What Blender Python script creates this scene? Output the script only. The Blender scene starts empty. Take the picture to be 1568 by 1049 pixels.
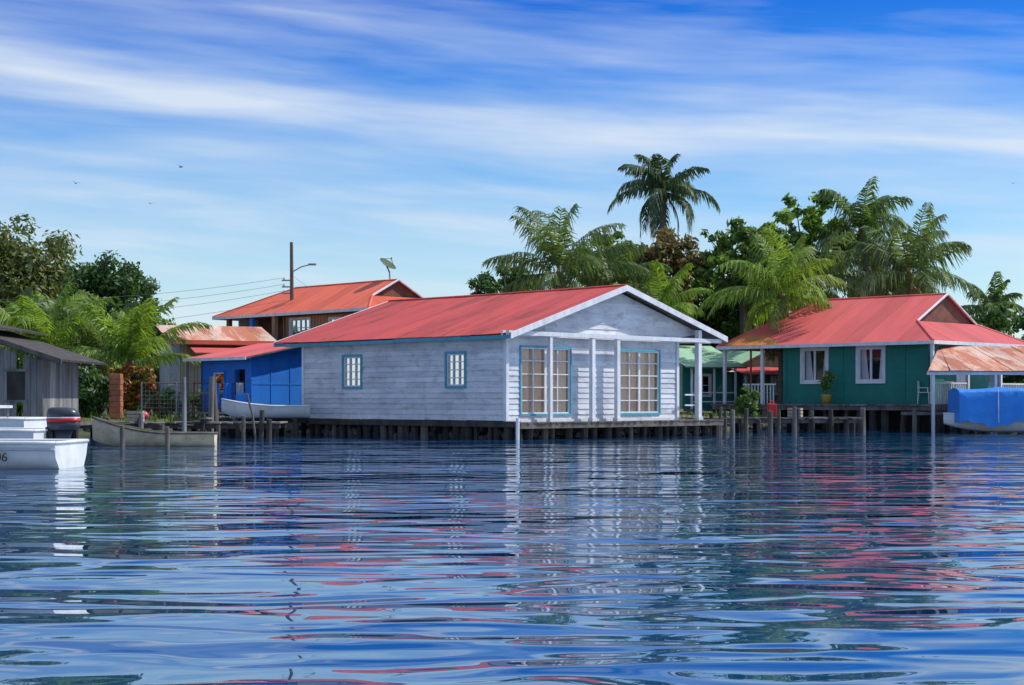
import bpy, math, random
import numpy as np
from mathutils import Vector, Matrix
random.seed(7); rng=np.random.default_rng(7)
sc=bpy.context.scene
R=math.radians
# ------------------------------------------------------------------ node helpers
def newmat(name):
    m=bpy.data.materials.new(name); m.use_nodes=True
    nt=m.node_tree; nt.nodes.clear()
    o=nt.nodes.new('ShaderNodeOutputMaterial'); return m,nt,o
def N(nt,t,**k):
    n=nt.nodes.new(t)
    for a,b in k.items(): setattr(n,a,b)
    return n
def ramp(nt,src,stops):
    r=nt.nodes.new('ShaderNodeValToRGB'); e=r.color_ramp.elements
    while len(e)<len(stops): e.new(0.5)
    for i,(p,c) in enumerate(stops):
        e[i].position=p; e[i].color=(c if len(c)==4 else (*c,1)) if not isinstance(c,(int,float)) else (c,c,c,1)
    nt.links.new(src,r.inputs[0]); return r
def mixc(nt,fac,a,b,mode='MIX'):
    m=nt.nodes.new('ShaderNodeMix'); m.data_type='RGBA'; m.blend_type=mode
    for sock,v in ((m.inputs[0],fac),(m.inputs[6],a),(m.inputs[7],b)):
        if hasattr(v,'is_output'): nt.links.new(v,sock)
        else: sock.default_value=v if isinstance(v,(int,float)) else (*v,1) if len(v)==3 else v
    return m.outputs[2]
def math_(nt,op,a,b=0.0,c=0.0,clamp=False):
    m=nt.nodes.new('ShaderNodeMath'); m.operation=op; m.use_clamp=clamp
    for i,v in enumerate((a,b,c)):
        if hasattr(v,'is_output'): nt.links.new(v,m.inputs[i])
        else: m.inputs[i].default_value=v
    return m.outputs[0]
def noise(nt,scale=(1,1,1),s=1.0,detail=4,coord='Object',rough=.55,dist=0):
    tc=nt.nodes.new('ShaderNodeTexCoord'); mp=nt.nodes.new('ShaderNodeMapping')
    mp.inputs['Scale'].default_value=scale; nt.links.new(tc.outputs[coord],mp.inputs[0])
    n=N(nt,'ShaderNodeTexNoise'); n.inputs['Scale'].default_value=s; n.inputs['Detail'].default_value=detail
    n.inputs['Roughness'].default_value=rough; n.inputs['Distortion'].default_value=dist
    nt.links.new(mp.outputs[0],n.inputs[0]); return n.outputs[0]
def mat(name,c,c2=None,sc1=2.0,stretch=(1,1,1),rough=.7,island=.15,bump=.01,bs=25,dirt=None,dirtamt=.5,metal=0,spec=.4):
    m,nt,o=newmat(name); b=N(nt,'ShaderNodeBsdfPrincipled')
    c2=c2 or tuple(x*.75 for x in c)
    f=ramp(nt,noise(nt,stretch,sc1,5),[(.35,0.0),(.65,1.0)]).outputs[0]
    col=mixc(nt,f,c,c2)
    if dirt:
        d=ramp(nt,noise(nt,stretch,sc1*2.3,6,rough=.7),[(.5,0.0),(.72,1.0)]).outputs[0]
        col=mixc(nt,math_(nt,'MULTIPLY',d,dirtamt),col,dirt)
    if island:
        g=N(nt,'ShaderNodeNewGeometry'); v=math_(nt,'MULTIPLY_ADD',g.outputs['Random Per Island'],2*island,1-island)
        col=mixc(nt,1.0,col,v,'MULTIPLY')
    nt.links.new(col,b.inputs['Base Color']); b.inputs['Roughness'].default_value=rough; b.inputs['Metallic'].default_value=metal
    b.inputs['Specular IOR Level'].default_value=spec
    if bump:
        bp=N(nt,'ShaderNodeBump'); bp.inputs['Distance'].default_value=bump; bp.inputs['Strength'].default_value=.6
        nt.links.new(noise(nt,stretch,bs,3),bp.inputs['Height']); nt.links.new(bp.outputs[0],b.inputs['Normal'])
    nt.links.new(b.outputs[0],o.inputs[0]); return m
def roofmat(name,c,c2,rust,rustamt=.5,axis='Y',pitch=.09,rthr=.55):
    m,nt,o=newmat(name); b=N(nt,'ShaderNodeBsdfPrincipled')
    st=(.35,1.6,.35) if axis=='Y' else (1.6,.35,.35)
    f=ramp(nt,noise(nt,st,1.3,6),[(.3,0.0),(.7,1.0)]).outputs[0]
    col=mixc(nt,f,c,c2)
    d=ramp(nt,noise(nt,st,.9,9,rough=.75,dist=.4),[(rthr,0.0),(rthr+.10,1.0)]).outputs[0]
    col=mixc(nt,math_(nt,'MULTIPLY',d,rustamt),col,rust)
    tc=N(nt,'ShaderNodeTexCoord'); sp=N(nt,'ShaderNodeSeparateXYZ'); nt.links.new(tc.outputs['Object'],sp.inputs[0])
    ax=sp.outputs[0 if axis=='X' else 1]
    s=math_(nt,'SINE',math_(nt,'MULTIPLY',ax,2*math.pi/pitch))
    fr=math_(nt,'FRACT',math_(nt,'MULTIPLY',ax,1/.85))
    sh=math_(nt,'MULTIPLY',math_(nt,'LESS_THAN',fr,.05),.28)
    col=mixc(nt,sh,col,tuple(x*.45 for x in c))
    fl=math_(nt,'FLOOR',math_(nt,'MULTIPLY',ax,1/.85))
    wn=N(nt,'ShaderNodeTexWhiteNoise',noise_dimensions='1D'); nt.links.new(fl,wn.inputs['W'])
    v=math_(nt,'MULTIPLY_ADD',wn.outputs[0],.24,.88); col=mixc(nt,1.0,col,v,'MULTIPLY')
    nt.links.new(col,b.inputs['Base Color']); b.inputs['Roughness'].default_value=.6
    b.inputs['Specular IOR Level'].default_value=.3
    bp=N(nt,'ShaderNodeBump'); bp.inputs['Distance'].default_value=.01; bp.inputs['Strength'].default_value=.6
    nt.links.new(s,bp.inputs['Height']); nt.links.new(bp.outputs[0],b.inputs['Normal'])
    nt.links.new(b.outputs[0],o.inputs[0]); return m
def leafmat(name,c,c2,trans=.35,clump=.5,br=None,bt=.86):
    m,nt,o=newmat(name); g=N(nt,'ShaderNodeNewGeometry')
    f=ramp(nt,noise(nt,(1,1,1),clump,2,'Object'),[(.38,0.0),(.62,1.0)]).outputs[0]
    col=mixc(nt,f,c,c2)
    if br:
        k=ramp(nt,g.outputs['Random Per Island'],[(bt,0.0),(min(.99,bt+.04),1.0)]).outputs[0]; col=mixc(nt,k,col,br)
    v=math_(nt,'MULTIPLY_ADD',g.outputs['Random Per Island'],.9,.55); col=mixc(nt,1.0,col,v,'MULTIPLY')
    b=N(nt,'ShaderNodeBsdfPrincipled'); b.inputs['Roughness'].default_value=.5; b.inputs['Specular IOR Level'].default_value=.35
    t=N(nt,'ShaderNodeBsdfTranslucent'); ms=N(nt,'ShaderNodeMixShader'); ms.inputs[0].default_value=trans
    nt.links.new(col,b.inputs['Base Color']); nt.links.new(mixc(nt,1.0,col,(1.5,1.6,.6),'MULTIPLY'),t.inputs[0])
    nt.links.new(b.outputs[0],ms.inputs[1]); nt.links.new(t.outputs[0],ms.inputs[2]); nt.links.new(ms.outputs[0],o.inputs[0]); return m

M={}
M['white']=mat('white_weathered_paint',(.66,.675,.70),(.51,.53,.575),.8,(1,1,2.5),.65,.11,.004,30,(.22,.22,.24),.65)
M['white2']=mat('white_paint_trim',(.74,.75,.77),(.61,.62,.65),3,(1,1,.4),.55,.05,.003,30,(.3,.29,.27),.4)
M['teal']=mat('teal_trim_paint',(.07,.33,.42),(.06,.26,.36),3,rough=.5,dirt=(.2,.2,.2),dirtamt=.3)
M['wood']=mat('weathered_wood',(.16,.14,.12),(.08,.07,.062),3,(1,1,.25),.9,.35,.01,20,(.03,.03,.025),.6)
M['woodg']=mat('grey_board_wood',(.26,.255,.245),(.12,.115,.115),2.5,(1,1,.15),.9,.3,.008,25,(.05,.045,.04),.6)
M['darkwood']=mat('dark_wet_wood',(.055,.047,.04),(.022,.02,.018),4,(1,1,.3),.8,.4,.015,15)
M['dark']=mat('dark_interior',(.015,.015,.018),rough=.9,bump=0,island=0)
M['curtain']=mat('peach_curtain',(.86,.66,.50),(.80,.54,.38),2,(1,1,.2),.85,.0,.003,20)
M['curtw']=mat('pale_curtain',(.6,.6,.65),(.45,.45,.5),2,(1,1,.2),.85,.0,.003,20)
M['roofA']=roofmat('red_corrugated_roof',(.57,.080,.065),(.47,.062,.052),(.24,.05,.032),.85,rthr=.51)
M['roofE']=roofmat('red_metal_roof',(.67,.125,.11),(.58,.097,.09),(.44,.12,.06),.35,rthr=.6)
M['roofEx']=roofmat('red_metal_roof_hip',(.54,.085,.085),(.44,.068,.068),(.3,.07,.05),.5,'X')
M['roofB']=roofmat('orange_red_roof',(.76,.155,.08),(.66,.12,.065),(.44,.08,.045),.45)
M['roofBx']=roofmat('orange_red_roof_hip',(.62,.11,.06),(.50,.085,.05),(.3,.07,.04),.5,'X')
M['rust']=roofmat('rusty_sheet',(.60,.27,.14),(.62,.54,.49),(.42,.12,.05),.9,'X',.1,.45)
M['rustY']=roofmat('rusty_sheet_patch',(.64,.26,.07),(.54,.12,.06),(.40,.17,.04),.8,'Y',.1,.45)
M['green']=mat('teal_green_wall',(.010,.20,.16),(.008,.165,.135),1.2,rough=.6,island=.05,dirt=(.02,.08,.07),dirtamt=.4)
M['green2']=mat('pale_green_paint',(.34,.56,.38),(.26,.46,.32),1.5,rough=.6)
M['blue']=mat('blue_wall_paint',(.012,.20,.72),(.01,.16,.60),1.3,rough=.6,island=.04,dirt=(.03,.10,.3),dirtamt=.4)
M['tan']=mat('tan_wall',(.46,.27,.17),(.38,.21,.13),1.5,rough=.8,island=.05)
M['brown']=mat('brown_wood',(.20,.075,.045),(.12,.045,.03),3,rough=.7)
M['greywall']=mat('grey_stucco',(.46,.48,.52),(.34,.36,.4),1,rough=.9,dirt=(.15,.15,.15))
M['beige']=mat('beige_boards',(.46,.40,.31),(.33,.28,.22),2,rough=.9)
M['metal']=mat('galvanised_metal',(.32,.33,.34),(.22,.23,.24),4,rough=.45,metal=.5,bump=0)
M['dish']=mat('olive_dish_paint',(.10,.14,.08),(.08,.11,.065),3,rough=.8,bump=0,spec=.1)
M['black']=mat('black_rubber',(.02,.02,.022),rough=.4,bump=0)
M['hullw']=mat('white_gelcoat',(.74,.76,.76),(.64,.66,.66),1.5,rough=.35,bump=0,island=.0,dirt=(.4,.38,.3),dirtamt=.4)
M['cream']=mat('cream_boat_paint',(.58,.5,.33),(.42,.35,.23),3,rough=.7,dirt=(.15,.12,.08))
M['ygreen']=mat('yellow_green_paint',(.30,.40,.05),(.22,.32,.04),3,rough=.6)
M['red']=mat('red_plastic',(.6,.02,.02),rough=.35,bump=0)
M['pink']=mat('pink_plastic',(.6,.06,.10),rough=.35,bump=0)
M['engine']=mat('engine_grey',(.055,.06,.075),rough=.3,bump=0,island=0)
M['tarp']=mat('blue_tarp',(.015,.22,.68),(.01,.17,.56),1.5,rough=.5,island=0,bump=.08,bs=2.5)
M['yellow']=mat('yellow_pot',(.6,.4,.06),rough=.5)
M['rock']=mat('shore_rock',(.16,.145,.125),(.06,.055,.05),4,rough=.9,island=.3,bump=.04,bs=6)
M['brick']=mat('orange_block',(.46,.17,.08),(.3,.1,.05),4,rough=.9)
M['bark']=mat('tree_bark',(.15,.125,.10),(.08,.065,.05),5,(1,1,.4),.95,0,.03,12)
M['palmbark']=mat('palm_bark',(.24,.22,.19),(.13,.115,.10),6,(1,1,3),.95,0,.03,8)
M['ground']=mat('sandy_soil',(.16,.12,.075),(.07,.085,.035),.5,rough=.95,island=0,bump=.05,bs=2,dirt=(.05,.07,.02),dirtamt=.8)
M['palm']=leafmat('palm_leaflet',(.095,.15,.055),(.15,.21,.075),.35,.9)
M['palmd']=leafmat('dark_palm_leaflet',(.06,.10,.05),(.10,.15,.07),.3,.9)
M['palmy']=leafmat('bright_palm_leaflet',(.15,.24,.045),(.23,.32,.06),.42,.9)
M['palmb']=leafmat('dry_palm_leaflet',(.28,.18,.09),(.18,.12,.06),.2,.6)
M['lf']=leafmat('leaf_green',(.06,.125,.03),(.13,.21,.045),.38,.9)
M['lfd']=leafmat('leaf_dark_green',(.035,.08,.025),(.07,.145,.04),.33,.9)
M['lfy']=leafmat('leaf_light_green',(.10,.19,.035),(.19,.28,.055),.42,.9)
M['lfo']=leafmat('leaf_olive',(.085,.12,.04),(.16,.19,.065),.33,.9,(.25,.15,.05),.95)
M['lfb']=leafmat('leaf_brown_olive',(.11,.10,.04),(.18,.15,.06),.3,.9,(.27,.14,.05),.8)
M['lfr']=leafmat('leaf_red_croton',(.38,.08,.03),(.14,.17,.03),.3,2.5,(.55,.25,.03))
def glassmat():
    m,nt,o=newmat('window_glass'); t=N(nt,'ShaderNodeBsdfTransparent'); g=N(nt,'ShaderNodeBsdfGlossy'); g.inputs['Roughness'].default_value=.03
    f=N(nt,'ShaderNodeFresnel'); f.inputs[0].default_value=1.4; ms=N(nt,'ShaderNodeMixShader')
    nt.links.new(f.outputs[0],ms.inputs[0]); nt.links.new(t.outputs[0],ms.inputs[1]); nt.links.new(g.outputs[0],ms.inputs[2]); nt.links.new(ms.outputs[0],o.inputs[0]); return m
M['glass']=glassmat()

# ------------------------------------------------------------------ mesh helpers
def link(o,parent=None):
    sc.collection.objects.link(o)
    if parent: o.parent=parent
    return o
def empty(name,loc=(0,0,0),rot=0):
    e=bpy.data.objects.new(name,None); e.empty_display_size=.5; e.location=loc; e.rotation_euler=(0,0,rot); return link(e)
class MB:
    def __init__(s): s.v=[];s.f=[];s.mi=[];s.m=[]
    def mid(s,m):
        if m not in s.m: s.m.append(m)
        return s.m.index(m)
    def poly(s,pts,m):
        i=len(s.v); s.v+= [tuple(p) for p in pts]; s.f.append(tuple(range(i,i+len(pts)))); s.mi.append(s.mid(m))
    def solid(s,vs,fs,m):
        i=len(s.v); s.v+=[tuple(p) for p in vs]; k=s.mid(m)
        for f in fs: s.f.append(tuple(i+a for a in f)); s.mi.append(k)
    def box(s,x0,x1,y0,y1,z0,z1,m,T=None):
        vs=[Vector(p) for p in ((x0,y0,z0),(x1,y0,z0),(x1,y1,z0),(x0,y1,z0),(x0,y0,z1),(x1,y0,z1),(x1,y1,z1),(x0,y1,z1))]
        if T: vs=[T@p for p in vs]
        s.solid(vs,[(0,3,2,1),(4,5,6,7),(0,1,5,4),(1,2,6,5),(2,3,7,6),(3,0,4,7)],m)
    def slab(s,pts,th,m,mb=None):
        pts=[Vector(p) for p in pts]; n=len(pts); lo=[p-Vector((0,0,th)) for p in pts]
        s.poly(pts,m); s.poly(lo[::-1],mb or m)
        for i in range(n):
            j=(i+1)%n; s.poly([pts[i],lo[i],lo[j],pts[j]],mb or m)
    def tube(s,pts,rs,m,n=8,cap=True,jit=0):
        pts=[Vector(p) for p in pts]; i0=len(s.v); k=s.mid(m)
        if not hasattr(rs,'__len__'): rs=[rs]*len(pts)
        for a,p in enumerate(pts):
            d=(pts[min(a+1,len(pts)-1)]-pts[max(a-1,0)]).normalized()
            r=Vector((1,0,0)) if abs(d.x)<.8 else Vector((0,1,0))
            e=d.cross(r).normalized(); g=d.cross(e)
            for b in range(n):
                t=2*math.pi*b/n; rr=rs[a]*(1+random.uniform(-jit,jit))
                s.v.append(tuple(p+e*math.cos(t)*rr+g*math.sin(t)*rr))
        for a in range(len(pts)-1):
            for b in range(n):
                c=(b+1)%n; s.f.append((i0+a*n+b,i0+a*n+c,i0+(a+1)*n+c,i0+(a+1)*n+b)); s.mi.append(k)
        if cap:
            s.f.append(tuple(i0+b for b in range(n))[::-1]); s.mi.append(k)
            s.f.append(tuple(i0+(len(pts)-1)*n+b for b in range(n))); s.mi.append(k)
    def make(s,name,parent=None,smooth=False,loc=None,bevel=0):
        me=bpy.data.meshes.new(name); me.from_pydata(s.v,[],s.f)
        for m in s.m: me.materials.append(M[m])
        me.polygons.foreach_set('material_index',s.mi)
        if smooth: me.polygons.foreach_set('use_smooth',[True]*len(me.polygons))
        me.update(); o=bpy.data.objects.new(name,me)
        if loc: o.location=loc
        if bevel:
            b=o.modifiers.new('bevel','BEVEL'); b.width=bevel; b.segments=2
        return link(o,parent)
def siding(mb,P,A,Nn,lo,hi,z0,z1,h,m,openings=(),joint=3.2):
    P=Vector(P);A=Vector(A);Nn=Vector(Nn); z=z0
    pt=lambda a,zz,o:(P+A*a+Nn*o+Vector((0,0,zz)))
    while z<z1-1e-3:
        t=min(z+h,z1); zm=(z+t)/2
        L0,L1,H0,H1=lo(z),lo(t),hi(z),hi(t)
        if H0-L0<.05: break
        H1=max(H1,L1+.001)
        segs=[(L0,L1,H0,H1)]
        for (a0,a1,b0,b1) in openings:
            if b0<zm<b1:
                ns=[]
                for (p,q,r,w) in segs:
                    if p<a0 and r>a1: ns+=[(p,q,a0,a0),(a1,a1,r,w)]
                    else: ns.append((p,q,r,w))
                segs=ns
        out=[]
        for (p,q,r,w) in segs:
            c=p+random.uniform(1.0,joint); 
            while c<r-.6 and c<w-.6 and c>q+.1:
                out.append((p,q,c-.004,c-.004)); p=q=c+.004; c=p+random.uniform(1.5,joint+1)
            out.append((p,q,r,w))
        for (p,q,r,w) in out:
            ob=.030+random.uniform(-.006,.006); ot=.006; dz=random.uniform(-.008,.004)
            vs=[pt(p,z+dz,ob),pt(r,z-dz*.5,ob),pt(w,t+.01,ot),pt(q,t+.01,ot),pt(p,z,-.02),pt(r,z,-.02),pt(w,t+.01,-.02),pt(q,t+.01,-.02)]
            mb.solid(vs,[(0,1,2,3),(4,5,1,0),(5,6,2,1),(4,0,3,7),(7,6,5,4)],m)
        z=t
def window(parent,name,P,A,Nn,a0,a1,z0,z1,frame='teal',munt='white2',nx=3,nz=4,curtain='curtain',fw=.07,mw=.03,split=None):
    P=Vector(P);A=Vector(A);Nn=Vector(Nn)
    T=Matrix((( A.x,Nn.x,0,P.x),(A.y,Nn.y,0,P.y),(0,0,1,0),(0,0,0,1)))
    mb=MB()
    mb.box(a0-fw,a0,-.03,.055,z0-fw,z1+fw,frame,T); mb.box(a1,a1+fw,-.03,.055,z0-fw,z1+fw,frame,T)
    mb.box(a0,a1,-.03,.053,z1,z1+fw,frame,T); mb.box(a0,a1,-.03,.06,z0-fw,z0,frame,T)
    sw=.045
    mb.box(a0,a0+sw,-.05,.02,z0,z1,munt,T); mb.box(a1-sw,a1,-.05,.02,z0,z1,munt,T)
    mb.box(a0+sw,a1-sw,-.05,.018,z1-sw,z1,munt,T); mb.box(a0+sw,a1-sw,-.05,.018,z0,z0+sw,munt,T)
    for i in range(1,nx):
        x=a0+(a1-a0)*i/nx; w=mw*(2.6 if split and i==split else 1)
        mb.box(x-w/2,x+w/2,-.03,.012,z0+sw,z1-sw,munt,T)
    for j in range(1,nz):
        z=z0+(z1-z0)*j/nz; mb.box(a0+sw,a1-sw,-.028,.008,z-mw/2,z+mw/2,munt,T)
    mb.make(name+'_frame',parent)
    g=MB(); g.poly([T@Vector((a0,-.035,z0)),T@Vector((a1,-.035,z0)),T@Vector((a1,-.035,z1)),T@Vector((a0,-.035,z1))],'glass'); g.make(name+'_glass',parent)
    c=MB(); n=int((a1-a0)/.05)
    if curtain=='dark':  # no curtain: near-black panels paint in the darkness of the unlit room
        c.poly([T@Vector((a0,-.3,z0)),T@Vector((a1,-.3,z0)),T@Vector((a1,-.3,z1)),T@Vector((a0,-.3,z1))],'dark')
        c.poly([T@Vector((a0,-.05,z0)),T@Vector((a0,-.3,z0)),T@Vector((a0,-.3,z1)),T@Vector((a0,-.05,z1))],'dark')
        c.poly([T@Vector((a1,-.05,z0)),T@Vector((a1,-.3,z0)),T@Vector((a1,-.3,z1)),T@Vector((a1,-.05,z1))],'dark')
    else:
        for i in range(n):
            x=a0+(a1-a0)*i/n; x2=a0+(a1-a0)*(i+1)/n
            y=-.10+.025*math.sin(i*1.1+.5*math.sin(i*.37)); y2=-.10+.025*math.sin((i+1)*1.1+.5*math.sin((i+1)*.37))
            c.poly([T@Vector((x,y,z0)),T@Vector((x2,y2,z0)),T@Vector((x2,y2,z1)),T@Vector((x,y,z1))],curtain)
    c.make(name+'_curtain_or_dark_room',parent,smooth=False)

ROT=R(45.2)
# ------------------------------------------------------------------ white house
def white_house():
    e=empty('white_clapboard_house',(-.18,48,0),ROT)
    W,D=8.1,9.8; FZ,TZ=.58,3.14; RX,RZ=4.95,4.86; EL,ER=3.20,3.36
    wl=[(1.78,2.58,1.64,2.63),(6.75,7.63,1.64,2.63)]
    wf=[(.62,2.80,.78,2.80),(5.17,7.15,.78,2.80)]
    mb=MB()
    siding(mb,(0,0,0),(0,1,0),(-1,0,0),lambda z:0,lambda z:D,FZ,TZ,.17,'white',wl)
    gl=lambda z: 0 if z<TZ else max(0,-.3+(z+.16-EL)/(RZ-EL)*(RX+.3))
    gh=lambda z: W if z<TZ+.2 else min(9.6,10.2-(z+.16-ER)/(RZ-ER)*(10.2-RX))
    siding(mb,(0,0,0),(1,0,0),(0,-1,0),lambda z:0,lambda z:W,FZ,TZ,.17,'white',wf)
    siding(mb,(0,-.05,0),(1,0,0),(0,-1,0),gl,gh,TZ+.14,RZ-.2,.17,'white')
    siding(mb,(W,0,0),(0,1,0),(1,0,0),lambda z:0,lambda z:D,FZ,TZ,.17,'white')
    siding(mb,(0,D,0),(1,0,0),(0,1,0),lambda z:0,lambda z:W,FZ,TZ,.17,'white')
    siding(mb,(0,D,0),(1,0,0),(0,1,0),gl,gh,TZ,RZ-.2,.17,'white')
    mb.make('siding_boards',e)
    t=MB()
    t.box(-.06,.06,-.07,.05,FZ-.02,TZ,'white2'); t.box(W-.06,W+.06,-.07,.05,FZ-.02,TZ,'white2'); t.box(-.06,.04,D-.04,D+.06,FZ,TZ,'white2')
    t.box(-.3,9.75,-.17,-.085,TZ-.02,TZ+.14,'white2')
    t.box(-.02,W,-.075,-.04,FZ-.10,FZ+.03,'white2')
    t.make('corner_trim',e)
    r=MB()
    y0,y1=-.5,11.08
    n=9
    sag=[0,-.02,-.035,-.02,-.04,-.03,-.05,-.02,-.03,0]
    for i in range(n):
        a=y0+(y1-y0)*i/n; b=y0+(y1-y0)*(i+1)/n; s1,s2=sag[i],sag[i+1]
        r.poly([(-.3,a,EL+s1),(RX,a,RZ+s1*.6),(RX,b,RZ+s2*.6),(-.3,b,EL+s2)][::-1],'roofA')
        r.poly([(RX,a,RZ+s1*.6),(10.2,a,ER),(10.2,b,ER),(RX,b,RZ+s2*.6)][::-1],'roofA')
        r.poly([(-.3,a,EL+s1-.05),(RX,a,RZ+s1*.6-.05),(RX,b,RZ+s2*.6-.05),(-.3,b,EL+s2-.05)],'wood')
        r.poly([(RX,a,RZ+s1*.6-.05),(10.2,a,ER-.05),(10.2,b,ER-.05),(RX,b,RZ+s2*.6-.05)],'wood')
    r.make('metal_roof',e)
    q=MB(); yy=y0
    while yy<y1-.2:
        L=.85; o=random.uniform(.0,.07); z=EL-.012
        q.slab([(-.3-o,yy,z-.01-o*.3),(.35,yy,z+.215),(.35,min(yy+L-.01,y1),z+.215),(-.3-o,min(yy+L-.01,y1),z-.01-o*.3)][::-1],.008,'roofA'); yy+=L
    q.make('eave_sheets',e)
    c=MB()
    c.tube([(RX,y0-.01,RZ+.0),(RX,(y0+y1)/2,RZ-.02),(RX,y1,RZ)],.05,'roofA',6); c.make('ridge_cap',e)
    f=MB()
    def rake(xa,za,xb,zb,y,m='white2',h=.17):
        f.solid([(xa,y,za-h),(xb,y,zb-h),(xb,y,zb+.015),(xa,y,za+.015),(xa,y-.04,za-h),(xb,y-.04,zb-h),(xb,y-.04,zb+.015),(xa,y-.04,za+.015)],
                [(0,1,2,3),(7,6,5,4),(0,4,5,1),(1,5,6,2),(2,6,7,3),(3,7,4,0)],m)
    rake(-.32,EL-.01,RX,RZ,y0-.0); rake(RX,RZ,10.22,ER-.01,y0)
    rake(-.32,EL-.01,RX,RZ,y1+.04); rake(RX,RZ,10.22,ER-.01,y1+.04)
    yy=y0+.01
    while yy<y1-.1:
        L=min(random.uniform(2,3.4),y1-yy); dz=random.uniform(-.02,.01)
        f.box(-.30,-.26,yy,yy+L-.02,EL-.17+dz,EL-.055+dz,'teal'); yy+=L
    f.box(10.2,10.24,y0,y1,ER-.18,ER-.04,'white2')
    f.make('fascia_boards',e)
    for i,(a0,a1,z0,z1) in enumerate(wl):
        window(e,'side_window_%d'%i,(0,0,0),(0,1,0),(-1,0,0),a0,a1,z0,z1,nx=3,nz=4,curtain='curtain' if i==1 else 'dark',fw=.075)
    for i,(a0,a1,z0,z1) in enumerate(wf):
        window(e,'front_window_%d'%i,(0,0,0),(1,0,0),(0,-1,0),a0,a1,z0,z1,nx=4,nz=5,curtain='curtain',fw=.06,split=2,mw=.035)
    p=MB()
    for x,w in ((1.545,.055),(3.48,.07),(4.67,.07),(8.85,.085)):
        p.box(x-w,x+w,-.42,-.42+2*w,FZ-.06,(TZ+.0) if x<8 else 3.55,'white2')
        p.box(x-w-.03,x+w+.03,-.45,-.39+2*w,FZ-.06,FZ+.06,'white2'); 
    p.box(-.3,10.0,-.44,-.30,TZ+.02-.02,TZ+.13,'white2')
    for z in (1.0,1.35): p.box(W+.1,8.78,-.3,-.26,z,z+.05,'white2')
    p.box(8.82,8.9,2.5,2.58,FZ,3.5,'white2'); p.box(8.82,8.9,5.5,5.58,FZ,3.5,'white2')
    p.make('porch_posts',e)
    d=MB()
    x=0
    while x<9.9:
        w=random.uniform(.13,.16); d.box(x,x+w-.012,-.62+random.uniform(-.03,.02),.0,FZ-.09,FZ-.05,'wood'); x+=w
    d.box(0,9.9,-.6,-.54,FZ-.24,FZ-.095,'wood'); d.box(W,9.9,0,9.8,FZ-.09,FZ-.05,'wood')
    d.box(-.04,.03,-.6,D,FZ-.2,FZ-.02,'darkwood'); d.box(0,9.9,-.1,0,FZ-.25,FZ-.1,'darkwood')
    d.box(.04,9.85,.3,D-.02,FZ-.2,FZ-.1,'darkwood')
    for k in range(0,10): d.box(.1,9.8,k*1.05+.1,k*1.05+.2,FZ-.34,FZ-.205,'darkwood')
    d.make('deck_and_joists',e)
    s=MB()
    y=-.4
    while y<D:
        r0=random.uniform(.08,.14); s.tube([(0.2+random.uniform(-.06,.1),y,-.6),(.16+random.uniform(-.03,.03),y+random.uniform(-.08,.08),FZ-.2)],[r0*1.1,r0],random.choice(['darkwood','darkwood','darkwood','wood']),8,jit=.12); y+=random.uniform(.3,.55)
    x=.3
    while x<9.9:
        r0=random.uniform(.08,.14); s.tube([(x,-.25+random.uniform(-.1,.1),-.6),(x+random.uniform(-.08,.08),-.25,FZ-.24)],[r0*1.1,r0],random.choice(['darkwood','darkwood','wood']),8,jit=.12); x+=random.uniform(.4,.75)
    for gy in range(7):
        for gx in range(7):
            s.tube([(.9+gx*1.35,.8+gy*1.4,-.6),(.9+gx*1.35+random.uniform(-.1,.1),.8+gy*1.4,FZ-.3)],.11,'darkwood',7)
    s.tube([(-.12,-.6,-.5),(-.13,-.62,.66)],.055,'white2',8)
    s.make('stilts',e)
    k=MB()
    for i in range(420):
        if i%2: cx,cy=random.uniform(.25,1.0),random.uniform(0,D)
        else: cx,cy=random.uniform(.5,9.8),random.uniform(-.1,.9)
        rr=random.uniform(.08,.2); rock(k,cx,cy,random.uniform(-.02,.22),rr)
    k.make('rubble_fill',e)
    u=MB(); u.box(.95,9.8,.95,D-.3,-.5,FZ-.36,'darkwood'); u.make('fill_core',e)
def rock(mb,x,y,z,r,m='rock'):
    pts=[]; n=6
    for j,(ph,rr) in enumerate(((-.6,.8),(.1,1),(.65,.7))):
        for i in range(n):
            t=2*math.pi*i/n+j*.4; q=r*rr*random.uniform(.75,1.2)
            pts.append((x+q*math.cos(t),y+q*math.sin(t),z+r*ph*.8))
    fs=[tuple(range(n))[::-1],tuple(range(2*n,3*n))]
    for j in range(2):
        for i in range(n): c=(i+1)%n; fs.append((j*n+i,j*n+c,(j+1)*n+c,(j+1)*n+i))
    mb.solid(pts,fs,m)
white_house()

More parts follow.
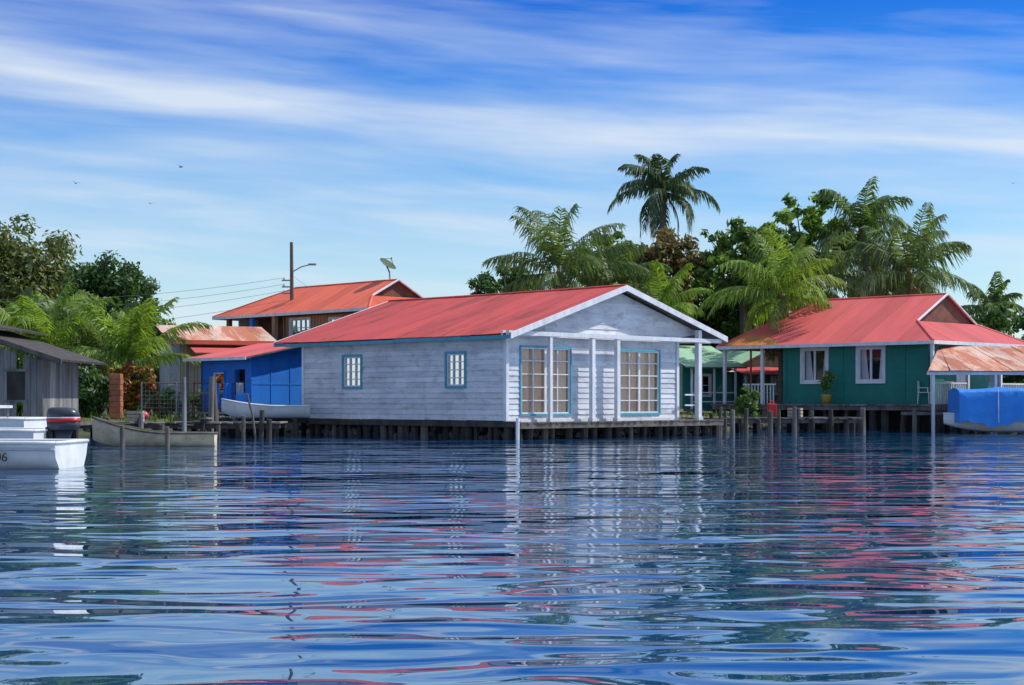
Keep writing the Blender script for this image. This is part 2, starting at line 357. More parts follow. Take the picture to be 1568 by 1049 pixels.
# ------------------------------------------------------------------ hip roof with gablet
def hip_roof(e,W,L,ez,rz,gy,ly,m,mx,th=.08,fas='white2'):
    RX=W/2; k=gy; gz=ez+(rz-ez)*gy/RX
    r=MB()
    r.poly([(0,0,ez),(k,k,gz),(RX,gy,rz),(RX,ly,rz),(0,L,ez)][::-1],m)
    r.poly([(W,0,ez),(W,L,ez),(RX,ly,rz),(RX,gy,rz),(W-k,k,gz)][::-1],m)
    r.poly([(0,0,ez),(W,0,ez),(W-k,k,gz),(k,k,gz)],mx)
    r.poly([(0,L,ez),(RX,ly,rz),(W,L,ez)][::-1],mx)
    r.poly([(0,0,ez-.1),(0,L,ez-.1),(W,L,ez-.1),(W,0,ez-.1)],'wood')
    r.make('hip_roof',e)
    g=MB(); g.poly([(k,k+.12,gz),(W-k,k+.12,gz),(RX,gy+.12,rz-.04)],'brown')
    g.make('gablet_vent',e)
    f=MB()
    f.box(-.03,0,-.03,L,ez-.13,ez+.01,fas); f.box(0,W,-.03,0,ez-.13,ez+.01,fas); f.box(W,W+.03,0,L,ez-.13,ez+.01,fas); f.box(0,W,L,L+.03,ez-.13,ez+.01,fas)
    f.tube([(k,k-.02,gz),(RX,gy-.02,rz)],.05,fas,6); f.tube([(W-k,k-.02,gz),(RX,gy-.02,rz)],.05,fas,6)
    f.tube([(0,0,ez),(k,k,gz)],.05,m,6); f.tube([(W,0,ez),(W-k,k,gz)],.05,m,6); f.tube([(RX,gy,rz),(RX,ly,rz)],.05,m,6); f.tube([(0,L,ez),(RX,ly,rz)],.05,m,6)
    f.make('fascia_and_ridges',e)
def wallpanel(mb,P,A,Nn,a0,a1,z0,z1,ops,m,th=.1):
    P=Vector(P);A=Vector(A);Nn=Vector(Nn)
    T=Matrix((( A.x,Nn.x,0,P.x),(A.y,Nn.y,0,P.y),(0,0,1,0),(0,0,0,1)))
    x=a0
    for (p,q,b,t) in ops:
        if p>x: mb.box(x,p,-th,0,z0,z1,m,T)
        if b>z0: mb.box(p,q,-th,0,z0,b,m,T)
        if t<z1: mb.box(p,q,-th,0,t,z1,m,T)
        x=q
    mb.box(x,a1,-th,0,z0,z1,m,T)
def green_house():
    e=empty('green_house',(16.45,62.4,0),ROT); W,L=8.3,10.6; ez,rz=3.52,5.62
    hip_roof(e,W,L,ez,rz,1.77,8.0,'roofE','roofEx')
    FZ=1.04
    s=(rz-ez)/(W/2)
    r=MB(); r.poly([(.02,7.2,ez+.02*s+.012),(.02,10.35,ez+.02*s+.012),(1.0,9.9,ez+1.0*s+.012),(.9,8.6,ez+.9*s+.012)],'rustY'); r.make('rust_patch',e)
    w=MB(); wl=[(2.63,3.75,2.0,3.3),(5.33,6.47,2.0,3.3)]
    wallpanel(w,(.58,0,0),(0,1,0),(-1,0,0),.58,7.5,FZ,ez-.1,wl,'green')
    wf=[(2.2,3.2,2.0,3.1),(4.6,5.6,FZ+.02,3.1)]
    wallpanel(w,(0,1.6,0),(1,0,0),(0,-1,0),1.9,W-.5,FZ,ez-.1,wf,'green')
    wallpanel(w,(0,.58,0),(1,0,0),(0,-1,0),.69,1.9,FZ,ez-.1,[],'green')
    wallpanel(w,(1.9,.58,0),(0,1,0),(1,0,0),0,1.0,FZ,ez-.1,[],'green')
    wallpanel(w,(0,7.4,0),(1,0,0),(0,1,0),.69,W-.5,FZ,ez-.1,[],'green')
    wallpanel(w,(W-.5,0,0),(0,1,0),(1,0,0),1.6,7.4,FZ,ez-.1,[],'green')
    for y in (1.6,4.5,7.3): w.box(.555,.58,y,y+.05,FZ,ez-.1,'green')
    for z in np.arange(FZ+.3,ez-.2,.28): 
        for a,b in ((.6,2.45),(3.93,5.15),(6.65,7.5)): w.box(.568,.58,a,b,z,z+.012,'green')
    w.box(.54,.58,.58,7.5,FZ,FZ+.12,'green')
    w.make('walls',e)
    for i,(a0,a1,z0,z1) in enumerate(wl): window(e,'window_%d'%i,(.58,0,0),(0,1,0),(-1,0,0),a0,a1,z0,z1-.0,frame='white2',nx=2,nz=1,curtain='dark',fw=.13,mw=.09)
    c=MB()
    for o in (0,-2.70):
        c.poly([(.70,6.05+o,2.0),(.72,6.45+o,2.0),(.72,6.45+o,3.3),(.70,6.2+o,3.3)],'curtw'); c.poly([(.70,5.35+o,2.0),(.72,5.6+o,2.0),(.72,5.5+o,3.3),(.70,5.35+o,3.3)],'curtw')
    c.make('tied_curtains',e)
    window(e,'porch_window',(0,1.6,0),(1,0,0),(0,-1,0),2.2,3.2,2.0,3.1,frame='white2',nx=2,nz=1,curtain='curtw',fw=.1)
    d=MB(); d.box(4.6,5.6,1.62,1.68,FZ,3.1,'white2')
    d.make('porch_door',e)
    p=MB()
    for x,y in ((.15,.15),(2.9,.15),(5.6,.15),(8.1,.15),(.2,10.3),(.2,8.3)):
        p.box(x-.06,x+.06,y-.06,y+.06,FZ,ez-.1,'white2')
    p.tube([(.2,8.9,FZ),(.2,8.9,ez-.1)],.05,'brown',6)
    y=7.7
    while y<9.3: p.box(.18,.22,y,y+.04,FZ,FZ+.8,'white2'); y+=.16
    p.box(.17,.23,7.6,9.3,FZ+.8,FZ+.86,'white2')
    for x0,x1 in ((.2,2.9),(5.6,8.1)):
        p.box(x0,x1,.12,.18,FZ+.8,FZ+.86,'white2')
        x=x0+.1
        while x<x1: p.box(x,x+.03,.13,.17,FZ,FZ+.8,'white2'); x+=.14
    p.make('porch_posts_and_rails',e)
    k=MB(); y=-.2
    while y<10.6:
        wd=random.uniform(.14,.18); k.box(-.25+random.uniform(-.04,.02),W+.2,y,y+wd-.012,FZ-.07,FZ-.01,'woodg'); y+=wd
    k.box(-.2,-.12,-.2,10.6,FZ-.25,FZ-.075,'wood'); k.box(-.1,W,-.18,-.1,FZ-.25,FZ-.075,'wood')
    for i in range(9): k.box(-.1,W,i*1.25+.05,i*1.25+.15,FZ-.3,FZ-.08,'darkwood')
    y=-.1
    while y<10.6:
        r0=random.uniform(.08,.17); k.tube([(-.05+random.uniform(-.1,.1),y,-.6),(0,y+random.uniform(-.1,.1),FZ-.25)],[r0*1.2,r0],random.choice(['wood','darkwood','darkwood','darkwood']),8,jit=.1); y+=random.uniform(.5,.9)
    for i in range(8):
        for j in range(9): k.tube([(.8+i*1.0,.4+j*1.15,-.6),(.8+i*1.0,.4+j*1.15,FZ-.25)],.14,'darkwood',7)
    k.make('deck_on_stilts',e)
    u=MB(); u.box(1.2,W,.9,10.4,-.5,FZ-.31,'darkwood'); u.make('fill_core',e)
green_house()

# ------------------------------------------------------------------ orange roof two-storey house
def orange_house():
    e=empty('two_storey_balcony_house',(-6.08,68,0),ROT); W,L=5.4,11.5; ez,rz=5.14,6.52
    hip_roof(e,W,L,ez,rz,1.2,8.55,'roofB','roofBx')
    w=MB(); UF=3.0
    wallpanel(w,(.6,0,0),(0,1,0),(-1,0,0),.6,6.8,UF,ez-.1,[(2.6,3.4,3.7,4.8),(4.8,6.2,3.7,4.85)],'tan')
    wallpanel(w,(0,6.7,0),(1,0,0),(0,1,0),.6,1.8,UF,ez-.1,[],'brown')
    wallpanel(w,(1.8,0,0),(0,1,0),(-1,0,0),6.7,10.4,UF,ez-.1,[(7.4,8.2,UF+.02,4.9)],'brown')
    wallpanel(w,(0,.6,0),(1,0,0),(0,-1,0),.7,W-.5,UF,ez-.1,[],'tan')
    wallpanel(w,(.6,0,0),(0,1,0),(-1,0,0),.6,10.4,.5,UF-.15,[(3,4,1.2,2.3),(7,8,1.2,2.3)],'greywall')
    wallpanel(w,(0,.6,0),(1,0,0),(0,-1,0),.7,W-.5,.5,UF-.15,[],'greywall')
    wallpanel(w,(0,10.4,0),(1,0,0),(0,1,0),.7,W-.5,.5,ez-.1,[],'greywall')
    w.box(.1,W-.3,.5,10.6,UF-.15,UF,'beige')
    for y in np.arange(.7,6.7,.22):
        if not(2.5<y<3.5 or 4.7<y<6.3): w.box(.588,.6,y,y+.015,UF+.02,4.97,'brown')
    w.box(.55,.6,.6,6.8,4.98,5.04,'brown')
    w.make('walls',e)
    window(e,'upper_window',(.6,0,0),(0,1,0),(-1,0,0),4.8,6.2,3.7,4.85,frame='white2',nx=4,nz=3,curtain='dark',fw=.08)
    window(e,'small_window',(.6,0,0),(0,1,0),(-1,0,0),2.6,3.4,3.7,4.8,frame='white2',nx=2,nz=2,curtain='dark',fw=.06)
    p=MB()
    for y,m in ((6.9,'tan'),(8.6,'blue'),(10.45,'brown')): p.box(.12,.32,y-.1,y+.1,UF,ez-.1,m)
    p.box(.15,.23,6.9,10.4,UF+.95,UF+1.03,'brown'); y=6.95
    while y<10.4: p.box(.17,.2,y,y+.05,UF+.05,UF+.95,'brown' if y>8.6 else 'beige'); y+=.14
    p.make('balcony',e)
orange_house()
def sat_dish():
    e=empty('satellite_dish',(-5.6,71.6,6.4),0)
    mb=MB(); mb.tube([(.15,0,-.3),(.12,0,.55)],.035,'metal',6)
    n=20; A=Vector((.55,-.35,.80)).normalized()
    T2=Matrix.Translation((0,0,.82))@A.to_track_quat('Z','Y').to_matrix().to_4x4()
    vs=[T2@Vector((0,0,0))]; fs=[]
    for k in range(1,5):
        r=.42*k/4
        for i in range(n): vs.append(T2@Vector((r*math.cos(2*math.pi*i/n),r*math.sin(2*math.pi*i/n),.6*r*r)))
    for i in range(n):
        c=(i+1)%n; fs.append((0,1+i,1+c))
        for k in range(3): fs.append((1+k*n+i,1+(k+1)*n+i,1+(k+1)*n+c,1+k*n+c))
    mb.solid(vs,fs,'dish')
    for a in (0,2.1,4.2): mb.tube([T2@Vector((.38*math.cos(a),.38*math.sin(a),.10)),T2@Vector((0,0,.4))],.012,'metal',4)
    mb.tube([T2@Vector((0,0,.36)),T2@Vector((0,0,.45))],.035,'metal',6)
    mb.tube([(.12,0,.5),T2@Vector((0,0,-.02))],.04,'metal',6)
    mb.make('dish_and_mast',e)
sat_dish()

# ------------------------------------------------------------------ blue shed
def blue_house():
    e=empty('blue_house',(-9.3,57,0),ROT); w=MB()
    wallpanel(w,(0,0,0),(0,1,0),(-1,0,0),0,3.1,.8,2.66,[(.35,1.0,.82,2.3),(1.6,2.3,1.5,2.2)],'blue')
    wallpanel(w,(0,0,0),(1,0,0),(0,-1,0),.1,2.6,.8,2.8,[],'blue')
    wallpanel(w,(0,3.1,0),(1,0,0),(0,1,0),0,2.6,.8,2.66,[],'blue')
    w.box(-.05,2.6,-.05,3.1,.66,.8,'wood'); w.box(.0,2.6,-.012,0,1.75,1.8,'blue')
    for x in (.0,.86,1.72,2.5): w.box(x,x+.05,-.02,-.0,.8,2.74,'blue')
    w.poly([(.1,-.01,2.8),(2.6,-.01,2.8),(2.6,-.01,3.2)],'blue')
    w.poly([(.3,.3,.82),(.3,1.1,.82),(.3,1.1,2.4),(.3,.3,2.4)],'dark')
    w.make('walls',e)
    window(e,'window',(0,0,0),(0,1,0),(-1,0,0),1.6,2.3,1.5,2.2,frame='blue',nx=1,nz=1,curtain='dark',fw=.05)
    r=MB(); r.slab([(-.5,-.4,2.72),(2.9,-.4,3.38),(2.9,3.5,3.38),(-.5,3.5,2.72)],.06,'roofE','wood'); r.box(-.54,-.5,-.4,3.5,2.62,2.73,'white2'); r.make('shed_roof',e)
    p=MB()
    for x,y in ((0,0),(0,1.5),(0,3),(1.2,0),(2.5,0)): p.tube([(x+.1,y+.1,-.2),(x+.1,y+.1,.66)],.09,'wood',7)
    for y in (.1,1.6,3.2): p.tube([(-.9,y,-.2),(-.9,y,1.5)],.04,'woodg',6)
    p.box(-1.0,0,-.1,3.2,.70,.76,'woodg'); p.box(-.93,-.88,.1,3.2,1.42,1.48,'woodg')
    p.tube([(-.45,3.3,.3),(-.45,3.3,2.65)],.05,'woodg',6); p.make('stilts_and_landing',e)
blue_house()

# ------------------------------------------------------------------ grey house behind left
def grey_house():
    e=empty('grey_wood_house',(-14.2,68.5,0),R(25)); w=MB()
    wallpanel(w,(0,0,0),(1,0,0),(0,-1,0),0,3.6,.6,3.75,[(1.2,2.0,2.2,3.1)],'beige')
    for i in range(24): w.box(i*.15,i*.15+.012,-.012,0,.6,3.7,'brown') if not (1.1<i*.15<2.0) else None
    wallpanel(w,(0,0,0),(0,1,0),(-1,0,0),.1,4,.6,3.85,[(1.2,2.0,1.9,2.9)],'greywall')
    w.make('walls',e)
    r=MB(); r.slab([(-.6,-.5,3.72),(4.2,-.5,3.72),(4.2,2.2,4.5),(-.6,2.2,4.5)],.07,'rust','wood'); r.slab([(-.6,2.2,4.5),(4.2,2.2,4.5),(4.2,5,3.8),(-.6,5,3.8)],.07,'rust','wood')
    r.box(-.65,4.25,-.56,-.5,3.58,3.76,'roofB'); r.slab([(.3,-1.4,3.2),(5.2,-1.4,3.2),(5.2,-.1,3.55),(.3,-.1,3.55)],.06,'roofE','wood'); r.make('rusty_roof',e)
    window(e,'window',(0,0,0),(1,0,0),(0,-1,0),1.2,2.0,2.2,3.1,frame='white2',nx=2,nz=2,curtain='dark')
    window(e,'side_window',(0,0,0),(0,1,0),(-1,0,0),1.2,2.0,1.9,2.9,frame='white2',nx=2,nz=2,curtain='dark')
grey_house()

# ------------------------------------------------------------------ small houses between
def teal_house():
    e=empty('small_green_house',(10.1,73.5,0),R(30)); w=MB()
    wallpanel(w,(0,0,0),(1,0,0),(0,-1,0),0,4.2,.9,2.5,[(.7,1.5,1.5,2.35),(2.3,3.1,1.5,2.35)],'green')
    wallpanel(w,(0,0,0),(0,1,0),(-1,0,0),.1,4,.9,2.5,[(1.2,2,1.5,2.3)],'green')
    w.poly([(-.2,-.01,2.55),(4.4,-.01,2.55),(2.1,-.01,3.5)],'green2')
    w.box(-.3,4.5,-1.4,0,.78,.88,'woodg'); 
    for x in (-.2,1.3,2.8,4.3): w.box(x-.05,x+.05,-1.35,-1.25,-.2,2.35,'white2')
    w.box(-.2,4.3,-1.32,-1.28,1.5,1.55,'white2')
    w.make('walls',e)
    r=MB(); r.slab([(-.6,-.3,2.5),(2.1,-.3,3.6),(2.1,4.4,3.6),(-.6,4.4,2.5)][::-1],.06,'green2','wood'); r.slab([(2.1,-.3,3.6),(4.8,-.3,2.5),(4.8,4.4,2.5),(2.1,4.4,3.6)][::-1],.06,'green2','wood')
    r.slab([(-.5,-1.7,2.35),(4.7,-1.7,2.35),(4.7,-.05,2.75),(-.5,-.05,2.75)],.06,'roofEx','wood'); r.make('roof',e)
    window(e,'window_a',(0,0,0),(1,0,0),(0,-1,0),.7,1.5,1.5,2.35,frame='white2',nx=2,nz=2,curtain='curtw'); window(e,'window_b',(0,0,0),(1,0,0),(0,-1,0),2.3,3.1,1.5,2.35,frame='white2',nx=2,nz=2,curtain='curtw')
    window(e,'window_c',(0,0,0),(0,1,0),(-1,0,0),1.2,2,1.5,2.3,frame='white2',nx=2,nz=2,curtain='dark')
    e=empty('pale_green_shed',(7.6,71,0),R(20)); w=MB()
    wallpanel(w,(0,0,0),(1,0,0),(0,-1,0),0,2.2,.8,2.75,[(.6,1.3,1.4,2.3)],'green')
    wallpanel(w,(0,0,0),(0,1,0),(-1,0,0),.1,2.2,.8,2.75,[],'green2'); w.box(0,2.2,-.8,0,.7,.8,'wood'); 
    for x in (0,1.1,2.15): w.box(x,x+.08,-.8,-.72,-.3,2.6,'white2')
    for z in (1.1,1.5): w.box(.08,2.15,-.78,-.74,z,z+.05,'white2')
    w.make('walls',e)
    window(e,'window',(0,0,0),(1,0,0),(0,-1,0),.6,1.3,1.4,2.3,frame='white2',nx=2,nz=2,curtain='dark')
    r=MB(); r.slab([(-.4,-1.1,2.65),(2.6,-1.1,2.65),(2.6,2.4,3.7),(-.4,2.4,3.7)],.06,'green2','wood'); r.make('roof',e)
teal_house()

# ------------------------------------------------------------------ boats / boathouse right
def boat_hull(mb,L,beam,h,mo,mi,bowup=.35,stern=1.0,rim=None):
    n=16; S=[]
    for i in range(n+1):
        t=i/n; b=beam/2*(stern+(1-stern)*min(1,t*3)) if t<.33 else beam/2*(1-((t-.33)/.67)**2.4)
        b=max(b,.015); sh=h+bowup*max(0,t-.35)**1.8; kz=.0+ .55*h*max(0,(t-.75)/.25)**2
        x=L*t-L/2
        S.append([(x,b,sh),(x+.02*h,b*.93,(sh+kz)*.5),(x,b*.72,kz+.08*h),(x,0,kz-.02),(x,-b*.72,kz+.08*h),(x+.02*h,-b*.93,(sh+kz)*.5),(x,-b,sh)])
    vs=[p for s in S for p in s]; m=7
    fs=[(i*m+j,(i+1)*m+j,(i+1)*m+j+1,i*m+j+1) for i in range(n) for j in range(m-1)]
    mb.solid(vs,fs,mo); mb.poly(S[0],mo)
    vi=[]
    for i,s in enumerate(S):
        for (x,y,z) in s: vi.append((x if i else x+.04,y*.9,z+(.0 if z>=s[0][2]-.001 else .05)))
    mb.solid(vi,[f[::-1] for f in fs],mi); mb.poly(vi[:7][::-1],mi)
    for k in (0,6):
        mb.tube([Vector(s[k])*1.0 for s in S],.03,rim or mo,6)
    mb.tube([S[0][0],S[0][6]],.03,rim or mo,6)
    for t in (.3,.55):
        s=S[int(t*n)]; mb.box(s[0][0]-.12,s[0][0]+.12,-s[0][1]*.9,s[0][1]*.9,s[0][2]-.14,s[0][2]-.1,mi)
def right_boat():
    e=empty('tarp_covered_boat',(19.3,57.6,.05),R(176)); mb=MB()
    boat_hull(mb,7.4,2.0,.55,'hullw','hullw',.25); mb.make('hull',e,True)
    t=MB(); nx=40; x0,x1=-3.05,3.35
    prof=[(-1.10,.30),(-1.08,.6),(-1.05,.95),(-1.02,1.25),(-.99,1.50),(-.93,1.60),(-.6,1.66),(-.3,1.70),(0,1.74),(.3,1.72),(.6,1.68),(.93,1.62),(.99,1.52),(1.02,1.25),(1.05,.95),(1.08,.6),(1.10,.30)]
    ny=len(prof); vs=[]; fs=[]
    for i in range(nx):
        u=i/(nx-1); x=x0+(x1-x0)*u
        for j,(y,z) in enumerate(prof):
            side=abs(y)>.95
            fold=.06*math.sin(i*1.1+math.sin(i*.45)*2)*(1.6-z)*1.0 if side else 0
            sag=-.07*abs(math.sin(u*math.pi*4))*(1-(y/1.0)**2) if not side else 0
            hem=.10*math.sin(i*.55)+.05*math.sin(i*1.7) if abs(y)>1.09 else 0
            slope=-.10*u
            vs.append((x,y*(1+fold),z+sag+hem+slope*(z-.3)))
    for i in range(nx-1):
        for j in range(ny-1): a=i*ny+j; fs.append((a,a+1,a+ny+1,a+ny))
    t.solid(vs,fs,'tarp'); t.make('blue_tarp_cover',e,True)
    c=MB(); c.poly(vs[:ny],'tarp'); c.poly(vs[-ny:][::-1],'tarp'); c.make('tarp_ends',e)
    rp=MB()
    for x in (-2,0,2): rp.tube([(x,1.12,.35),(x,1.085,1.0),(x,1.03,1.55)],.012,'hullw',5)
    rp.make('tie_ropes',e)
    e=empty('rusty_roof_boathouse',(15.35,59.0,0),R(3)); r=MB()
    x=0
    while x<8:
        dz=random.uniform(-.015,.015); dy=random.uniform(-.1,.05)
        r.slab([(x,dy,2.28+dz),(x+.79,dy,2.28+dz),(max(x+.79,1.9+.1),4.6,3.35+dz),(max(x,1.9),4.6,3.35+dz)],.03,'rust','wood'); x+=.8
    r.box(0,8,.12,.16,2.13,2.26,'white2')
    r.make('corrugated_roof',e)
    p=MB()
    for x in (.25,2.6,5.2,7.6): p.box(x-.05,x+.05,.15,.25,-.5,2.2,'white2'); p.box(x+1.3-.05,x+1.35,4.2,4.3,-.5,3.2,'white2') if x<7 else None
    p.box(0,8,2.6,3.4,.62,.74,'woodg'); p.box(.2,7.8,.17,.21,1.0,1.05,'woodg'); p.make('posts_and_walkway',e)
right_boat()

# ------------------------------------------------------------------ left shed
def left_shed():
    e=empty('grey_plank_boat_shed',(-20,45,0),0); w=MB()
    x=0
    while x<6.7:
        wd=random.uniform(.16,.24); top=2.98-(x-4.5)*.3 if x>4.0 else 3.15
        if not(6.05<x<6.2): w.box(x,x+wd-.012,0,.03,.55+random.uniform(-.06,.03),top,'woodg')
        x+=wd
    y=0.05
    while y<4: wd=.2; w.box(6.68,6.71,y,y+wd-.012,.5,2.4,'woodg'); y+=wd
    w.box(5.8,6.3,-.03,-.005,1.2,2.0,'darkwood'); w.box(5.75,6.35,-.05,-.031,2.0,2.07,'woodg'); w.box(5.75,6.35,-.05,-.031,1.14,1.2,'woodg')
    w.make('plank_walls',e)
    r=MB(); r.slab([(-1,-.7,4.6),(5.6,-.7,3.25),(5.6,4.5,3.25),(-1,4.5,4.6)][::-1],.06,'darkwood'); r.slab([(4.6,-.75,3.3),(7.5,-.75,2.33),(7.5,4.3,2.33),(4.6,4.3,3.3)][::-1],.06,'darkwood','darkwood')
    r.slab([(4.55,-.79,3.33),(7.55,-.79,2.33),(7.55,-.75,2.33),(4.55,-.75,3.33)],.13,'wood')
    for y in (-.6,.6,1.8,3): r.box(4.5,7.3,y,y+.08,0,.1,'wood',Matrix(((1,0,0,0),(0,1,0,0),(-.334,0,1,4.68),(0,0,0,1))))
    r.make('lean_to_roof',e)
    p=MB()
    for x in (3.5,4.6,5.7,6.8): p.tube([(x,-.3,-.5),(x,-.3,.5)],.09,'wood',7); p.tube([(x,1.8,-.5),(x,1.8,.5)],.09,'darkwood',7)
    p.box(0,7.3,-.6,4,.45,.54,'wood'); p.make('floor_and_stilts',e)
left_shed()

# ------------------------------------------------------------------ jetty
def dock(name,x0,x1,y0,y1,z,rot=0,seed=1):
    random.seed(seed); e=empty(name,((x0+x1)/2,(y0+y1)/2,0),rot); mb=MB(); L=(x1-x0)/2; D=(y1-y0)/2; x=-L
    while x<L:
        w=random.uniform(.14,.2); dz=random.uniform(-.015,.015)
        mb.box(x,x+w-.015,-D+random.uniform(-.12,.08),D,z-.05+dz,z+dz,random.choice(['woodg','wood','woodg'])); x+=w
    mb.box(-L,L,-D+.1,-D+.2,z-.2,z-.07,'wood'); mb.box(-L,L,D-.2,D-.1,z-.2,z-.07,'wood'); mb.make('planks_and_beams',e)
    p=MB(); x=-L+.1
    while x<L:
        h=z-.07 if random.random()<.7 else z+random.uniform(.1,.4); r=random.uniform(.05,.11)
        p.tube([(x,-D-.02,-.6),(x+random.uniform(-.1,.1),-D-.04,h)],[r*1.2,r],random.choice(['wood','darkwood','darkwood']),7,jit=.1)
        p.tube([(x+.2,D-.2,-.6),(x+.2,D-.2,z-.07)],.09,'darkwood',7); x+=random.uniform(.4,.8)
    p.make('piles',e); return e
dock('wooden_jetty',-14.5,-7.3,50.2,51.8,.5,seed=3)
dock('wooden_jetty',-10.2,-6.2,54.6,56.6,.62,R(5),seed=5)
dock('wooden_jetty',6.4,12.8,58.6,60.2,.55,R(8),seed=8)
random.seed(11)
for i,(x,y,h,r,lx,m) in enumerate([(-10.05,49,1.9,.07,0,'woodg'),(-9.8,52,1.95,.09,.05,'woodg'),(-9.65,52.1,1.9,.08,-.05,'wood'),(-7.9,49.8,1.4,.035,-.35,'wood'),(-9.9,40.6,.55,.06,0,'wood'),(-8.75,40.6,.52,.06,0,'wood'),
    (7.2,55.5,.95,.06,.05,'wood'),(7.75,56.2,.85,.09,0,'woodg'),(8.4,57.5,.9,.08,.03,'wood'),(9.4,58.2,.8,.1,0,'wood'),(10.3,58.3,.95,.08,0,'woodg'),(11.0,58.9,.8,.09,.04,'wood'),(13.2,60.2,.9,.11,0,'woodg'),(6.6,54.8,.5,.05,0,'wood'),(14.9,59.2,.9,.08,0,'wood'),
    (-8.4,50,.7,.07,0,'wood'),(-7.6,49.9,.6,.09,.02,'darkwood'),(-11.6,50,.8,.08,0,'woodg'),(-12.6,49.9,.65,.07,0,'wood')]):
    p=MB(); p.tube([(x,y,-.7),(x+lx*.5,y+.03,h*.5),(x+lx,y,h)],[r*1.15,r,r*.9],m,9,jit=.08); p.make('mooring_post')
def steps():
    e=empty('dock_steps',(-10.9,50.3,0),0); mb=MB()
    for i in range(6): mb.box(-.0+i*.22,.28+i*.22,-.3,.6,.1+i*.1,.14+i*.1,'woodg')
    mb.box(-.1,1.4,-.32,-.28,.0,.12,'wood'); mb.make('treads',e)
steps()

# ------------------------------------------------------------------ boats on left
def boats_left():
    e=empty('white_motorboat',(-10.9,28.6,-.06),R(176)); mb=MB(); boat_hull(mb,6.2,1.7,.52,'hullw','hullw',.2); mb.make('hull',e,True)
    s=MB(); s.tube([(-3.1,.87,.40),(0,.875,.42),(1.2,.85,.44)],.022,'greywall',6); s.make('rub_rail',e)
    cu=bpy.data.curves.new('registration_number','FONT'); cu.body='06'; cu.size=.22; cu.extrude=.003; cu.materials.append(M['black'])
    o=bpy.data.objects.new('registration_number',cu); link(o,e); o.rotation_euler=(R(88),0,R(180)); o.location=(-2.05,.865,.2)
    e=empty('white_motorboat',(-12.3,32.2,-.02),R(178)); mb=MB(); boat_hull(mb,6.0,1.8,.62,'hullw','hullw',.25); mb.make('hull',e,True)
    m=MB()
    def loft(secs,mm):
        vs=[];fs=[];n=12
        for (z,cx,rx,ry) in secs:
            for i in range(n):
                t=2*math.pi*i/n; c,s_=math.cos(t),math.sin(t)
                vs.append((cx+rx*abs(c)**.7*(1 if c>0 else -1),ry*abs(s_)**.7*(1 if s_>0 else -1),z))
        for k in range(len(secs)-1):
            for i in range(n): c=(i+1)%n; fs.append((k*n+i,k*n+c,(k+1)*n+c,(k+1)*n+i))
        fs.append(tuple(range(n))[::-1]); fs.append(tuple((len(secs)-1)*n+i for i in range(n))); m.solid(vs,fs,mm)
    loft([(.62,-3.30,.30,.18),(.70,-3.31,.33,.20),(.78,-3.31,.335,.205)],'engine')
    loft([(.781,-3.31,.34,.21),(.85,-3.31,.34,.21)],'red'); loft([(.851,-3.31,.335,.205),(.88,-3.31,.335,.205)],'hullw')
    loft([(.881,-3.31,.335,.205),(.98,-3.30,.32,.20),(1.05,-3.27,.26,.17),(1.075,-3.24,.16,.11)],'engine')
    loft([(-.3,-3.26,.10,.05),(.3,-3.28,.12,.07),(.62,-3.3,.2,.12)],'engine')
    m.box(-3.12,-2.98,-.12,.12,.35,.68,'black'); m.make('outboard_motor',e,True)
    e=empty('moored_skiff',(-14.1,37.5,.02),R(172)); mb=MB(); boat_hull(mb,6.4,1.7,.75,'hullw','greywall',.3,rim='hullw'); mb.make('hull',e,True)
    c=MB(); c.slab([(-2.2,-.7,1.05),(1.3,-.7,1.15),(1.3,.7,1.15),(-2.2,.7,1.05)],.06,'hullw')
    for x in (-2.1,1.2):
        for y in (-.65,.65): c.tube([(x,y,.5),(x,y,1.05)],.02,'metal',6)
    c.make('canopy',e)
    e=empty('wooden_canoe',(-9.3,41.6,-.02),R(180)); mb=MB(); boat_hull(mb,3.2,.95,.36,'cream','ygreen',.9,stern=.45,rim='wood'); mb.make('hull',e,True)
    e=empty('grey_skiff',(-8.2,53.3,.62),R(188)); mb=MB(); boat_hull(mb,2.9,1.1,.38,'hullw','greywall',.5); mb.make('hull',e,True)
boats_left()

# ------------------------------------------------------------------ utility pole
def pole():
    e=empty('utility_pole',(-10.2,74,0),0); mb=MB()
    mb.tube([(0,0,0),(.03,0,4.5),(.0,0,8.5)],[.13,.10,.075],'wood',8)
    mb.tube([(0,0,7.1),(.45,-.05,7.35),(.85,-.1,7.45)],.03,'metal',6); mb.box(.8,1.15,-.2,0,7.42,7.5,'metal')
    for z in (6.7,6.4,6.1): mb.box(-.45,-.0,-.05,.05,z,z+.06,'metal'); mb.tube([(-.35,0,z),(-.35,0,z+.16)],.04,'white2',6)
    mb.make('pole_and_lamp_arm',e)
    w=MB()
    for z,z2 in ((6.85,7.2),(6.55,6.6),(6.25,6.0),(5.8,5.2)):
        P=[]
        for i in range(25):
            t=i/24; P.append((-.35-26*t,10*t,z+(z2-z)*t-1.6*4*t*(1-t)*.55))
        w.tube(P,.008,'metal',4)
    w.tube([(-.0+ (4.0)*t/10,-3*t/10,7.0-(2.0)*t/10-.3*4*(t/10)*(1-t/10)) for t in range(11)],.008,'metal',4)
    w.make('power_cables',e)
pole()

